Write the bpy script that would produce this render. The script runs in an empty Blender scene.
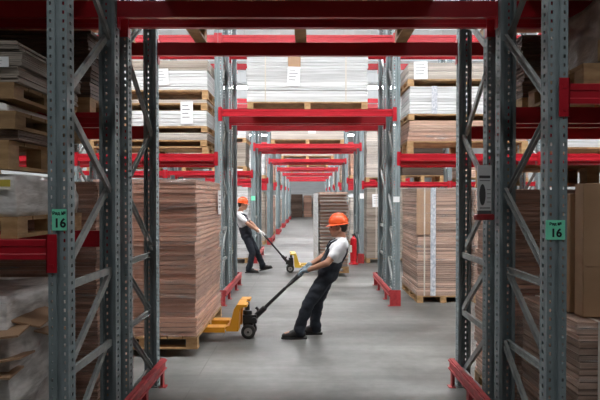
import bpy, math, random
from mathutils import Vector, Matrix, noise, Euler

scene = bpy.context.scene
col = scene.collection
R = random.Random(7)
PI = math.pi

# ------------------------------------------------------------------ materials
def new_mat(name):
    m = bpy.data.materials.new(name)
    m.use_nodes = True
    nt = m.node_tree
    nt.nodes.clear()
    out = nt.nodes.new('ShaderNodeOutputMaterial')
    return m, nt, out

def N(nt, t, **kw):
    n = nt.nodes.new(t)
    for k, v in kw.items():
        if k in n.inputs:
            n.inputs[k].default_value = v
        else:
            setattr(n, k, v)
    return n

def c4(c):
    return (c[0], c[1], c[2], 1.0)

def surf(name, c1, c2=None, rough=.5, metal=0.0, scale=(6, 6, 6), bump=0.0, island=0.0, detail=4, spec=.5, bscale=None):
    """noise-mixed two-colour principled material; island = how much the colour varies from sheet to sheet"""
    m, nt, out = new_mat(name)
    c2 = c2 or c1
    p = N(nt, 'ShaderNodeBsdfPrincipled', Roughness=rough, Metallic=metal)
    p.inputs['Specular IOR Level'].default_value = spec
    tc = N(nt, 'ShaderNodeTexCoord')
    mp = N(nt, 'ShaderNodeMapping')
    mp.inputs['Scale'].default_value = scale
    nt.links.new(tc.outputs['Object'], mp.inputs['Vector'])
    no = N(nt, 'ShaderNodeTexNoise', Scale=1.0, Detail=detail)
    nt.links.new(mp.outputs[0], no.inputs['Vector'])
    ramp = N(nt, 'ShaderNodeValToRGB')
    ramp.color_ramp.elements[0].position = .33
    ramp.color_ramp.elements[1].position = .67
    ramp.color_ramp.elements[0].color = c4(c1)
    ramp.color_ramp.elements[1].color = c4(c2)
    nt.links.new(no.outputs['Fac'], ramp.inputs['Fac'])
    colr = ramp.outputs['Color']
    if island > 0:
        g = N(nt, 'ShaderNodeNewGeometry')
        mr = N(nt, 'ShaderNodeMapRange')
        mr.inputs['To Min'].default_value = 1 - island
        mr.inputs['To Max'].default_value = 1 + island * .6
        nt.links.new(g.outputs['Random Per Island'], mr.inputs['Value'])
        mx = N(nt, 'ShaderNodeMix', data_type='RGBA', blend_type='MULTIPLY')
        mx.inputs['Factor'].default_value = 1
        nt.links.new(colr, mx.inputs['A'])
        nt.links.new(mr.outputs[0], mx.inputs['B'])
        colr = mx.outputs['Result']
    nt.links.new(colr, p.inputs['Base Color'])
    if bump > 0:
        b = N(nt, 'ShaderNodeBump', Strength=bump, Distance=.01)
        src = no
        if bscale:
            mp2 = N(nt, 'ShaderNodeMapping')
            mp2.inputs['Scale'].default_value = bscale
            nt.links.new(tc.outputs['Object'], mp2.inputs['Vector'])
            src = N(nt, 'ShaderNodeTexNoise', Scale=1.0, Detail=3)
            nt.links.new(mp2.outputs[0], src.inputs['Vector'])
        nt.links.new(src.outputs['Fac'], b.inputs['Height'])
        nt.links.new(b.outputs[0], p.inputs['Normal'])
    nt.links.new(p.outputs[0], out.inputs['Surface'])
    return m

def film_mat(name, opac, colr, rough=.22, scale=(3.2, 3.2, 26)):
    m, nt, out = new_mat(name)
    p = N(nt, 'ShaderNodeBsdfPrincipled', Roughness=rough)
    p.inputs['Base Color'].default_value = c4(colr)
    tr = N(nt, 'ShaderNodeBsdfTransparent')
    tc = N(nt, 'ShaderNodeTexCoord')
    mp = N(nt, 'ShaderNodeMapping')
    mp.inputs['Scale'].default_value = scale
    nt.links.new(tc.outputs['Object'], mp.inputs['Vector'])
    no = N(nt, 'ShaderNodeTexNoise', Scale=1.0, Detail=5)
    nt.links.new(mp.outputs[0], no.inputs['Vector'])
    b = N(nt, 'ShaderNodeBump', Strength=.9, Distance=.03)
    nt.links.new(no.outputs['Fac'], b.inputs['Height'])
    nt.links.new(b.outputs[0], p.inputs['Normal'])
    mr = N(nt, 'ShaderNodeMapRange')  # pale noise streaks paint in the highlights of the film
    mr.inputs['From Min'].default_value = .54
    mr.inputs['From Max'].default_value = .72
    mr.inputs['To Min'].default_value = .06
    mr.inputs['To Max'].default_value = opac
    nt.links.new(no.outputs['Fac'], mr.inputs['Value'])
    mix = N(nt, 'ShaderNodeMixShader')
    nt.links.new(mr.outputs[0], mix.inputs['Fac'])
    nt.links.new(tr.outputs[0], mix.inputs[1])
    nt.links.new(p.outputs[0], mix.inputs[2])
    nt.links.new(mix.outputs[0], out.inputs['Surface'])
    return m

def emit_mat(name, colr, s):
    m, nt, out = new_mat(name)
    e = N(nt, 'ShaderNodeEmission', Strength=s)
    e.inputs['Color'].default_value = c4(colr)
    nt.links.new(e.outputs[0], out.inputs['Surface'])
    return m

def floor_mat():
    m, nt, out = new_mat('floor_concrete')
    p = N(nt, 'ShaderNodeBsdfPrincipled')
    tc = N(nt, 'ShaderNodeTexCoord')
    cols = []
    fac = None
    def noise_at(scale, detail, sx=1, sy=1):
        mp = N(nt, 'ShaderNodeMapping')
        mp.inputs['Scale'].default_value = (scale * sx, scale * sy, scale)
        nt.links.new(tc.outputs['Object'], mp.inputs['Vector'])
        n = N(nt, 'ShaderNodeTexNoise', Scale=1.0, Detail=detail, Roughness=.6)
        nt.links.new(mp.outputs[0], n.inputs['Vector'])
        return n
    n1, n2, n3 = noise_at(.9, 6), noise_at(9, 5), noise_at(.7, 4, .35, 3.2)
    r1 = N(nt, 'ShaderNodeValToRGB')
    r1.color_ramp.elements[0].position = .3
    r1.color_ramp.elements[1].position = .72
    r1.color_ramp.elements[0].color = (.090, .087, .082, 1)
    r1.color_ramp.elements[1].color = (.235, .228, .216, 1)
    nt.links.new(n1.outputs['Fac'], r1.inputs['Fac'])
    def mul(a, nz, lo, hi):
        mr = N(nt, 'ShaderNodeMapRange')
        mr.inputs['From Min'].default_value = .3
        mr.inputs['From Max'].default_value = .7
        mr.inputs['To Min'].default_value = lo
        mr.inputs['To Max'].default_value = hi
        nt.links.new(nz.outputs['Fac'], mr.inputs['Value'])
        mx = N(nt, 'ShaderNodeMix', data_type='RGBA', blend_type='MULTIPLY')
        mx.inputs['Factor'].default_value = 1
        nt.links.new(a, mx.inputs['A'])
        nt.links.new(mr.outputs[0], mx.inputs['B'])
        return mx.outputs['Result']
    c = mul(r1.outputs['Color'], n2, .86, 1.12)
    c = mul(c, n3, .66, 1.30)
    # sawn joints of the slab, a grid 4.2 x 5.65 m
    sep = N(nt, 'ShaderNodeSeparateXYZ')
    nt.links.new(tc.outputs['Object'], sep.inputs[0])
    def joint(sock, period, off):
        a = N(nt, 'ShaderNodeMath', operation='ADD')
        a.inputs[1].default_value = off
        nt.links.new(sock, a.inputs[0])
        b = N(nt, 'ShaderNodeMath', operation='PINGPONG')
        b.inputs[1].default_value = period / 2
        nt.links.new(a.outputs[0], b.inputs[0])
        d = N(nt, 'ShaderNodeMath', operation='LESS_THAN')
        d.inputs[1].default_value = .006
        nt.links.new(b.outputs[0], d.inputs[0])
        return d.outputs[0]
    jx, jy = joint(sep.outputs['X'], 4.2, 1.05), joint(sep.outputs['Y'], 5.65, .55)
    mxx = N(nt, 'ShaderNodeMath', operation='MAXIMUM')
    nt.links.new(jx, mxx.inputs[0])
    nt.links.new(jy, mxx.inputs[1])
    jm = N(nt, 'ShaderNodeMix', data_type='RGBA')
    jm.inputs['B'].default_value = (.12, .115, .11, 1)
    nt.links.new(mxx.outputs[0], jm.inputs['Factor'])
    nt.links.new(c, jm.inputs['A'])
    nt.links.new(jm.outputs['Result'], p.inputs['Base Color'])
    mr = N(nt, 'ShaderNodeMapRange')
    mr.inputs['To Min'].default_value = .3
    mr.inputs['To Max'].default_value = .62
    nt.links.new(n1.outputs['Fac'], mr.inputs['Value'])
    nt.links.new(mr.outputs[0], p.inputs['Roughness'])
    b = N(nt, 'ShaderNodeBump', Strength=.08, Distance=.01)
    nt.links.new(n2.outputs['Fac'], b.inputs['Height'])
    nt.links.new(b.outputs[0], p.inputs['Normal'])
    nt.links.new(p.outputs[0], out.inputs['Surface'])
    return m

M = {
    'steel': surf('galvanised_steel', (.18, .222, .232), (.27, .318, .328), rough=.6, metal=.1, scale=(25, 25, 4)),
    'brace': surf('brace_steel', (.25, .262, .255), (.36, .375, .365), rough=.55, metal=.1, scale=(18, 18, 18)),
    'red': surf('red_paint', (.39, .006, .016), (.48, .011, .024), rough=.33, scale=(3, 8, 8)),
    'guard': surf('red_guard_paint', (.30, .022, .027), (.46, .050, .052), rough=.45, scale=(14, 14, 14)),
    'wood': surf('pallet_wood', (.32, .18, .075), (.54, .335, .16), rough=.7, scale=(7, 7, 22), island=.25),
    'wood_dark': surf('weathered_wood', (.24, .135, .06), (.40, .245, .115), rough=.75, scale=(7, 7, 22), island=.25),
    'brown': surf('brown_card', (.37, .215, .15), (.70, .485, .38), rough=.6, scale=(1.2, 1.2, 80), island=.45, detail=6),
    'pinkish': surf('wrapped_card', (.42, .215, .145), (.70, .43, .32), rough=.42, scale=(1.4, 1.4, 75), island=.35, detail=6),
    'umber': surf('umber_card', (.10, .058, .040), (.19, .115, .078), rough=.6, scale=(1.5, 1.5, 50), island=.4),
    'umber_deep': surf('umber_card_darkened', (.045, .027, .018), (.085, .052, .034), rough=.7, scale=(1.5, 1.5, 50), island=.4),  # umber card darkened for a single stack
    'white': surf('white_board', (.56, .56, .555), (.83, .83, .83), rough=.5, scale=(1.5, 1.5, 55), island=.26, detail=6),
    'pale': surf('pale_board', (.42, .36, .315), (.62, .56, .50), rough=.55, scale=(1.5, 1.5, 55), island=.3, detail=6),
    'greige': surf('greige_board', (.30, .245, .20), (.42, .36, .30), rough=.55, scale=(1.5, 1.5, 45), island=.3, detail=6),
    'box': surf('box_card', (.40, .23, .125), (.49, .30, .175), rough=.6, scale=(3, 3, 3)),
    'kraft': surf('kraft_sheet', (.37, .215, .125), (.44, .27, .16), rough=.6, scale=(3, 3, 3)),
    'paper': surf('label_paper', (.78, .78, .78), (.85, .85, .85), rough=.6),
    'print': surf('label_print', (.10, .10, .10), (.14, .14, .14), rough=.6),
    'strap': surf('strap_plastic', (.66, .60, .52), (.74, .68, .60), rough=.4),
    'tape': surf('printed_tape', (.40, .43, .50), (.78, .78, .80), rough=.3, scale=(40, 40, 22)),
    'film': film_mat('stretch_film', .36, (.80, .74, .70)),
    'milk': surf('milky_film', (.50, .46, .43), (.92, .89, .86), rough=.22, scale=(5, 5, 14), bump=1.0, bscale=(9, 9, 34)),
    'sack_dark': surf('dark_wrapped_sacks', (.15, .105, .08), (.27, .20, .15), rough=.3, scale=(4, 4, 10), bump=.8, bscale=(8, 8, 20)),
    'sack': surf('sack_paper', (.42, .36, .30), (.60, .54, .47), rough=.5, scale=(4, 4, 8), bump=.5),
    'yellow_print': surf('yellow_print', (.62, .48, .06), (.70, .56, .10), rough=.5),
    'green': surf('green_sign', (.20, .80, .52), (.24, .86, .57), rough=.5),
    'ink': surf('black_ink', (.012, .02, .018), rough=.6),
    'truck': surf('truck_yellow', (.74, .30, .012), (.82, .37, .02), rough=.35, scale=(5, 5, 5)),
    'truck2': surf('truck_lemon', (.80, .50, .045), (.86, .56, .07), rough=.35, scale=(5, 5, 5)),
    'black': surf('black_metal', (.014, .014, .015), (.026, .026, .028), rough=.4, scale=(20, 20, 20)),
    'rubber': surf('rubber', (.02, .02, .02), (.035, .033, .03), rough=.7),
    'hub': surf('wheel_hub', (.30, .29, .27), (.38, .37, .35), rough=.4, metal=.5),
    'skin': surf('skin', (.50, .255, .165), (.56, .30, .20), rough=.5, scale=(9, 9, 9)),
    'skin_dark': surf('tanned_skin', (.42, .20, .125), (.48, .235, .15), rough=.5, scale=(9, 9, 9)),
    'hair': surf('dark_hair', (.02, .014, .01), (.04, .028, .02), rough=.6, scale=(60, 60, 20)),
    'shirt': surf('white_cotton', (.70, .70, .72), (.80, .80, .81), rough=.8, scale=(10, 10, 10), bump=.35),
    'navy': surf('navy_twill', (.007, .010, .017), (.014, .019, .030), rough=.8, scale=(14, 14, 14), bump=.4),
    'helmet': surf('orange_helmet', (.85, .10, .022), (.90, .13, .03), rough=.3),
    'glove': surf('grey_blue_glove', (.15, .215, .26), (.25, .31, .35), rough=.7, scale=(30, 30, 30)),
    'glove_white': surf('white_glove', (.68, .68, .68), (.76, .76, .76), rough=.7),
    'shoe': surf('black_leather', (.014, .012, .012), (.028, .024, .022), rough=.4),
    'lace': surf('brown_lace', (.30, .12, .06), rough=.7),
    'eye': surf('eye_dark', (.02, .015, .012), rough=.2),
    'device': surf('notice_plate', (.68, .68, .68), (.78, .78, .78), rough=.45),
    'device_dark': surf('notice_dark', (.07, .065, .065), (.10, .10, .10), rough=.5),
    'ext_red': surf('extinguisher_red', (.60, .012, .02), (.66, .02, .03), rough=.25),
    'shutter': surf('shutter_grey', (.55, .57, .58), (.68, .70, .71), rough=.45, scale=(1, 1, 9)),
    'wall': surf('wall_paint', (.36, .36, .355), (.44, .44, .43), rough=.8, scale=(.5, .5, .5)),
    'wall_dim': surf('low_bounce_wall', (.045, .042, .04), (.06, .055, .05), rough=.8),  # unseen back wall, darkened to cut the light it bounces
    'ceil': surf('ceiling_sheet', (.74, .75, .76), (.80, .81, .82), rough=.7, scale=(.6, .6, .6)),
    'floor': floor_mat(),
}

# ------------------------------------------------------------------ mesh builder
class MB:
    def __init__(s):
        s.v, s.f, s.m = [], [], []
    def add(s, vs, fs, mi=0):
        b = len(s.v)
        s.v += [tuple(v) for v in vs]
        s.f += [tuple(b + i for i in f) for f in fs]
        s.m += [mi] * len(fs)
    def box(s, x0, x1, y0, y1, z0, z1, mi=0, mat=None):
        vs = [Vector(p) for p in ((x0, y0, z0), (x1, y0, z0), (x1, y1, z0), (x0, y1, z0),
                                  (x0, y0, z1), (x1, y0, z1), (x1, y1, z1), (x0, y1, z1))]
        if mat is not None:
            vs = [mat @ v for v in vs]
        s.add(vs, [(0, 3, 2, 1), (4, 5, 6, 7), (0, 1, 5, 4), (1, 2, 6, 5), (2, 3, 7, 6), (3, 0, 4, 7)], mi)
    def bar(s, p, q, w, h, mi=0, up=(0, 0, 1)):
        """box-section bar between two points; w across, h along 'up'"""
        p, q = Vector(p), Vector(q)
        d = q - p
        z = d.normalized()
        x = Vector(up).cross(z)
        if x.length < 1e-5:
            x = Vector((1, 0, 0))
        x.normalize()
        y = z.cross(x)
        mt = Matrix((x, y, z)).transposed().to_4x4()
        mt.translation = p
        s.box(-w / 2, w / 2, -h / 2, h / 2, 0, d.length, mi, mt)
    def channel(s, p, q, w, h, t=.004, up=(0, 0, 1), mi=0):
        """thin C-section bar between two points, open on its back"""
        p, q = Vector(p), Vector(q)
        d = q - p
        z = d.normalized()
        x = Vector(up).cross(z)
        if x.length < 1e-5:
            x = Vector((1, 0, 0))
        x.normalize()
        y = z.cross(x)
        mt = Matrix((x, y, z)).transposed().to_4x4()
        mt.translation = p
        L = d.length
        s.box(-w / 2, -w / 2 + t, -h / 2, h / 2, 0, L, mi, mt)
        s.box(-w / 2 + t, w / 2, -h / 2, -h / 2 + t, 0, L, mi, mt)
        s.box(-w / 2 + t, w / 2, h / 2 - t, h / 2, 0, L, mi, mt)
    def tube(s, pts, r, n=10, mi=0, closed=False):
        pts = [Vector(p) for p in pts]
        rs = r if isinstance(r, (list, tuple)) else [r] * len(pts)
        rings = []
        prev = None
        for i, p in enumerate(pts):
            if closed:
                t = pts[(i + 1) % len(pts)] - pts[i - 1]
            else:
                t = pts[min(i + 1, len(pts) - 1)] - pts[max(i - 1, 0)]
            t.normalize()
            a = prev if prev is not None else (Vector((0, 0, 1)) if abs(t.z) < .9 else Vector((1, 0, 0)))
            a = (a - t * a.dot(t))
            if a.length < 1e-4:
                a = Vector((1, 0, 0)) - t * t.x
            a.normalize()
            prev = a
            b = t.cross(a)
            rings.append([p + (a * math.cos(2 * PI * k / n) + b * math.sin(2 * PI * k / n)) * rs[i] for k in range(n)])
        vs = [v for ring in rings for v in ring]
        fs = []
        m = len(rings)
        for i in range(m if closed else m - 1):
            j = (i + 1) % m
            for k in range(n):
                l = (k + 1) % n
                fs.append((i * n + k, i * n + l, j * n + l, j * n + k))
        if not closed:
            fs.append(tuple(reversed(range(n))))
            fs.append(tuple((m - 1) * n + k for k in range(n)))
        s.add(vs, fs, mi)
    def lathe(s, prof, axis='z', n=20, mi=0, mat=None):
        vs, fs = [], []
        m = len(prof)
        for r, h in prof:
            for k in range(n):
                a = 2 * PI * k / n
                if axis == 'z':
                    v = Vector((r * math.cos(a), r * math.sin(a), h))
                else:
                    v = Vector((r * math.sin(a), h, r * math.cos(a)))
                vs.append(mat @ v if mat is not None else v)
        for i in range(m - 1):
            for k in range(n):
                l = (k + 1) % n
                fs.append((i * n + k, i * n + l, (i + 1) * n + l, (i + 1) * n + k))
        fs.append(tuple(reversed(range(n))))
        fs.append(tuple((m - 1) * n + k for k in range(n)))
        s.add(vs, fs, mi)
    def capsule(s, p, q, r0, r1=None, n=14):
        p, q = Vector(p), Vector(q)
        r1 = r0 if r1 is None else r1
        d = q - p
        t = d.normalized() if d.length > 1e-6 else Vector((0, 0, 1))
        pts, rs = [], []
        for k in range(1, 6):
            a = PI / 2 * k / 6
            pts.append(p - t * r0 * math.cos(a)); rs.append(r0 * math.sin(a))
        for k in range(0, 5):
            u = k / 4
            pts.append(p + d * u); rs.append(r0 + (r1 - r0) * u)
        for k in range(5, 0, -1):
            a = PI / 2 * k / 6
            pts.append(q + t * r1 * math.cos(a)); rs.append(r1 * math.sin(a))
        s.tube(pts, rs, n)
    def ellipsoid(s, c, r, rot=None, n=16):
        prof = []
        for k in range(1, n):
            a = PI * k / n
            prof.append((math.sin(a), -math.cos(a)))
        mt = Matrix.Translation(Vector(c)) @ ((rot or Euler((0, 0, 0))).to_matrix().to_4x4()) @ Matrix.Diagonal((r[0], r[1], r[2], 1))
        s.lathe(prof, 'z', 18, 0, mt)
    def mesh(s, name):
        me = bpy.data.meshes.new(name)
        me.from_pydata(s.v, [], s.f)
        me.polygons.foreach_set('material_index', s.m)
        me.update()
        return me

CACHE = {}
def cached(key, fn):
    if key not in CACHE:
        CACHE[key] = fn()
    return CACHE[key]

def obj(name, me, mat=None, parent=None, loc=(0, 0, 0), rot=(0, 0, 0), smooth=False):
    if isinstance(me, MB):
        me = me.mesh(name)
    o = bpy.data.objects.new(name, me)
    col.objects.link(o)
    if mat is not None and len(me.materials) == 0:
        for k in (mat if isinstance(mat, (list, tuple)) else [mat]):
            me.materials.append(M[k])
    if smooth:
        me.polygons.foreach_set('use_smooth', [True] * len(me.polygons))
    o.location = loc
    o.rotation_euler = rot
    if parent is not None:
        o.parent = parent
    return o

def evaluated(o):
    """bake an object's modifiers into its mesh"""
    dg = bpy.context.evaluated_depsgraph_get()
    me = bpy.data.meshes.new_from_object(o.evaluated_get(dg))
    o.modifiers.clear()
    o.data = me
    return me

LABELS = {}
def tag(o, label, cat, group=None):
    n = len(label.split())
    if label in LABELS:
        print('DUPLICATE LABEL', label)
    if n > 16 or n < 4:
        print('LABEL LENGTH', n, label)
    LABELS[label] = 1
    o['label'] = label
    o['category'] = cat
    if group:
        o['group'] = group
    return o

def thing(name, label, cat, loc=(0, 0, 0), rz=0, group=None):
    o = bpy.data.objects.new(name, None)
    o.empty_display_size = .1
    col.objects.link(o)
    o.location = loc
    o.rotation_euler = (0, 0, rz)
    return tag(o, label, cat, group)

def struct(name, mb, mat, loc=(0, 0, 0)):
    o = obj(name, mb, mat, None, loc)
    o['kind'] = 'structure'
    return o

# ------------------------------------------------------------------ room
ROWY = lambda n: 3.14 + 5.65 * (n - 1)        # front face of rack row n
FD, GAP = .87, .19                              # frame depth, back-to-back gap
DD = 2 * FD + GAP
XW, YB, YF, ZC = 12.0, -3.2, 54.0, 9.6

b = MB(); b.box(-XW, XW, YB, YF, -.2, 0); struct('floor', b, 'floor')
b = MB(); b.box(-XW, XW, YB, YF, ZC, ZC + .2)
for k in range(19):                              # ribs of the roof sheet's purlins
    y = YB + 1.5 + k * 3.0
    if y < YF: b.box(-XW, XW, y - .05, y + .05, ZC - .16, ZC - .001)
struct('ceiling', b, 'ceil')
b = MB(); b.box(-XW - .2, -XW, YB, YF, 0, ZC); struct('wall_left', b, 'wall')
b = MB(); b.box(XW, XW + .2, YB, YF, 0, ZC); struct('wall_right', b, 'wall')
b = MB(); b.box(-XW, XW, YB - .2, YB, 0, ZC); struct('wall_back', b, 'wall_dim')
b = MB(); b.box(-XW, XW, YF, YF + .2, 0, ZC); struct('wall_far', b, 'wall')
# added glowing skylight bands over the aisles, for weak ambient light
M['sky_near'] = emit_mat('skylight_near', (.92, .96, 1.0), 0.35)
M['sky'] = emit_mat('added_skylight_glow', (.94, .97, 1.0), 0.8)
for n in range(1, 10):
    yc = ROWY(n) - 1.86
    b = MB()
    b.box(-XW + .4, XW - .4, yc - 1.3, yc + 1.3, ZC - .24, ZC - .2)
    struct('added_skylight_%d' % n, b, 'sky_near' if n == 1 else 'sky')
# added strip lamps, out of view, one line lighting each aisle
M['lamp_near'] = emit_mat('added_lamp_near', (.95, .98, 1.0), 15.0)
M['lamp'] = emit_mat('added_lamp_glow', (.94, .98, 1.0), 88.0)
M['lamp_body'] = surf('lamp_body', (.7, .7, .7), rough=.4)
NTH = ['leftmost', 'second from left', 'middle', 'second from right', 'rightmost']
def lamp(n, k):
    x = (k - 2) * 3.0
    y = (ROWY(n) - 3.38) if n > 1 else .2
    aisle = 'aisle before the %s rack row' % ['', 'nearest', 'second', 'third', 'fourth', 'fifth', 'sixth', 'seventh', 'eighth'][n]
    root = thing('added_hanging_lamp', 'added white strip lamp hanging over the %s, %s' % (aisle, NTH[k]), 'lamp', (x, y, 6.15), 0, 'added strip lamps over the aisles')
    h = MB()
    h.box(-1.3, 1.3, -.13, .13, .05, .11)
    obj('housing', cached('lampbody', lambda: h.mesh('housing')), 'lamp_body', root)
    d = MB(); d.box(-1.27, 1.27, -.12, .12, .0, .0495)
    key = 'lamp_near' if n == 1 else 'lamp'
    obj('diffuser', cached(key, lambda: d.mesh('diffuser')), key, root)
    for s_ in (-1.1, 1.1):
        c = MB(); c.tube([(s_, 0, .11), (s_, 0, ZC - 6.15 - .17)], .006, 6)
        obj('suspension_wire', cached(('lampcord', s_), lambda: c.mesh('suspension_wire')), 'lamp_body', root)
for n in range(1, 9):
    for k in range(5):
        lamp(n, k)
# roller shutter in the far wall at the end of the tunnel
b = MB()
for k in range(44):
    z = k * .1
    b.box(-2.6, 2.6, YF - .06, YF - .03 + .012 * 0, z, z + .085)
b.box(-2.6, 2.6, YF - .04, YF - .001, 0, 4.4)
b.box(-2.75, -2.6, YF - .12, YF - .001, 0, 4.5); b.box(2.6, 2.75, YF - .12, YF - .001, 0, 4.5)
b.box(-2.75, 2.75, YF - .3, YF - .001, 4.4, 4.8)
struct('door_1', b, 'shutter')

# ------------------------------------------------------------------ racks
PW = .111
H = 5.6
def post_mesh():
    prof = [(-.036, .092), (-.0555, .092), (-.0555, .062), (-.0555, .036), (-.0555, 0), (-.043, 0), (-.031, 0), (-.013, 0),
            (-.009, .010), (.009, .010), (.013, 0), (.031, 0), (.043, 0), (.0555, 0), (.0555, .036), (.0555, .062),
            (.0555, .092), (.036, .092)]
    zs = [0]
    k = 0
    while .05 * k + .04 < H:
        zs += [.05 * k + .014, .05 * k + .034]
        k += 1
    zs.append(H)
    b = MB()
    vs = [(x, y, z) for z in zs for x, y in prof]
    n = len(prof)
    fs = []
    holes = {5, 11, 2, 14}
    for r in range(len(zs) - 1):
        hole = (r % 2 == 1) and 0 < r < len(zs) - 2
        for s_ in range(n - 1):
            if hole and s_ in holes:
                continue
            fs.append((r * n + s_, r * n + s_ + 1, (r + 1) * n + s_ + 1, (r + 1) * n + s_))
    b.add(vs, fs)
    o = obj('post', b, 'steel')
    md = o.modifiers.new('s', 'SOLIDIFY')
    md.thickness = .0035
    md.offset = 0
    me = evaluated(o)
    bpy.data.objects.remove(o)
    return me

POST = post_mesh()
def foot_mesh():
    b = MB()
    b.box(-.064, .064, -.012, .115, 0, .008)
    for sx in (-.02, .02):
        b.lathe([(.009, .008), (.009, .022), (.006, .026)], n=6, mat=Matrix.Translation((sx, .045, 0)))
    return b.mesh('foot_plate')

ZN = [.15, .68, 1.20]                         # horizontal braces
DIAG = [(.68, .16), (1.19, .70), (1.77, 1.26), (1.77, 2.27), (2.86, 2.29), (2.86, 3.36), (3.94, 3.38), (3.94, 4.44), (5.0, 4.46)]
def brace_mesh(z_in, z_out, k):
    """z_in at the side of the gap, z_out at the aisle side"""
    b = MB()
    x = .013 if k % 2 else -.013
    b.channel((x, .075, z_out), (x, FD - .075, z_in), .024, .046, .004)
    return b.mesh('brace')

ORD = ['', 'nearest', 'second', 'third', 'fourth', 'fifth', 'sixth', 'seventh', 'eighth']
SIDE = {-1: 'left', 1: 'right'}
def frame(n, which, xc, where):
    """which: 'A' faces the camera side of the row, 'B' the far side"""
    y = ROWY(n) if which == 'A' else ROWY(n) + DD
    rz = 0 if which == 'A' else PI
    root = thing('upright_frame', '%s grey upright frame %s in the %s rack row' % ('near' if which == 'A' else 'far', where, ORD[n]),
                 'rack frame', (xc, y, 0), rz, 'upright rack frames')
    p = obj('post', POST, 'steel', root)
    q = obj('post', POST, 'steel', root, (0, FD, 0), (0, 0, PI))
    ft = cached('foot', foot_mesh)
    obj('foot_plate', ft, 'steel', root)
    obj('foot_plate', ft, 'steel', root, (0, FD, 0), (0, 0, PI))
    for k, z in enumerate(ZN):
        obj('horizontal_brace', cached(('h', z), lambda: brace_mesh(z, z, 1)), 'brace', root)
    for k, (zi, zo) in enumerate(DIAG):
        obj('diagonal_brace', cached(('d', k), lambda: brace_mesh(zi, zo, k)), 'brace', root)
    return root

BH = .115
def beam_mesh(L):
    b = MB()
    # stepped box section, lip on the upper edge of the outer (-y) face
    prof = [(0, 0), (.046, 0), (.046, BH), (.004, BH), (0, BH - .004), (0, BH * .68), (.006, BH * .62), (.006, BH * .30), (0, BH * .24)]
    m = len(prof)
    vs = [(x, y, z - BH) for x in (-L / 2, L / 2) for y, z in prof]
    fs = [tuple(range(m)), tuple(reversed(range(m, 2 * m)))]
    for i in range(m):
        j = (i + 1) % m
        fs.append((i, i + m, j + m, j))
    b.add(vs, fs)
    return b.mesh('beam_bar')

def conn_mesh(sgn):
    b = MB()
    # angle plate hooked on the post's outer face; sgn = +1 for the right-hand end
    x0, x1 = (-.0085, .052) if sgn > 0 else (-.052, .0085)
    b.box(x0, x1, -.011, -.006, -.19, .03)
    e0, e1 = (-.0085, -.003) if sgn > 0 else (.003, .0085)
    b.box(e0, e1, -.011, .046, -.19, .03)
    for z in (-.15, -.02):
        b.box(x0 + .018, x1 - .018, -.015, -.011, z - .008, z + .008)
    return b.mesh('end_connector')

def crossbeam(n, x0, x1, y, ztop, outward, label, group):
    """outward -1: the face looks at the camera; +1 turned round"""
    L = x1 - x0 - .019
    root = thing('crossbeam', label, 'crossbeam', ((x0 + x1) / 2, y, ztop), 0 if outward < 0 else PI, group)
    obj('beam_bar', cached(('beam', round(L, 3)), lambda: beam_mesh(L)), 'red', root)
    for s in (-1, 1):
        obj('end_connector', cached(('conn', s), lambda: conn_mesh(s)), 'red', root, (s * (x1 - x0) / 2, 0, 0))
    return root

POSN = ['front', 'inner front', 'inner rear', 'rear']
def beam_ys(n):
    y = ROWY(n)
    return [(y, -1), (y + FD, 1), (y + FD + GAP, -1), (y + DD, 1)]
def level(n, side, x0, x1, z, tiers, which=(0, 1, 2, 3)):
    ys = beam_ys(n)
    for i in which:
        y, o = ys[i]
        if side == 0:
            lab = 'red crossbeam over the tunnel, %s level, %s of the %s rack row' % (tiers, POSN[i], ORD[n])
            g = 'crossbeams over the tunnel'
        else:
            nb = 'next to' if abs(x0 + x1) < 6 else 'one bay further out from'
            lab = 'red crossbeam %s the tunnel on the %s, %s level, %s, %s row' % (nb, SIDE[side], tiers, POSN[i], ORD[n])
            g = 'crossbeams of the side bays'
            if nb != 'next to':
                lab = 'red crossbeam of the outer %s bay, %s level, %s of the %s row' % (SIDE[side], tiers, POSN[i], ORD[n])
        crossbeam(n, x0, x1, y, z, o, lab, g)

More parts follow.
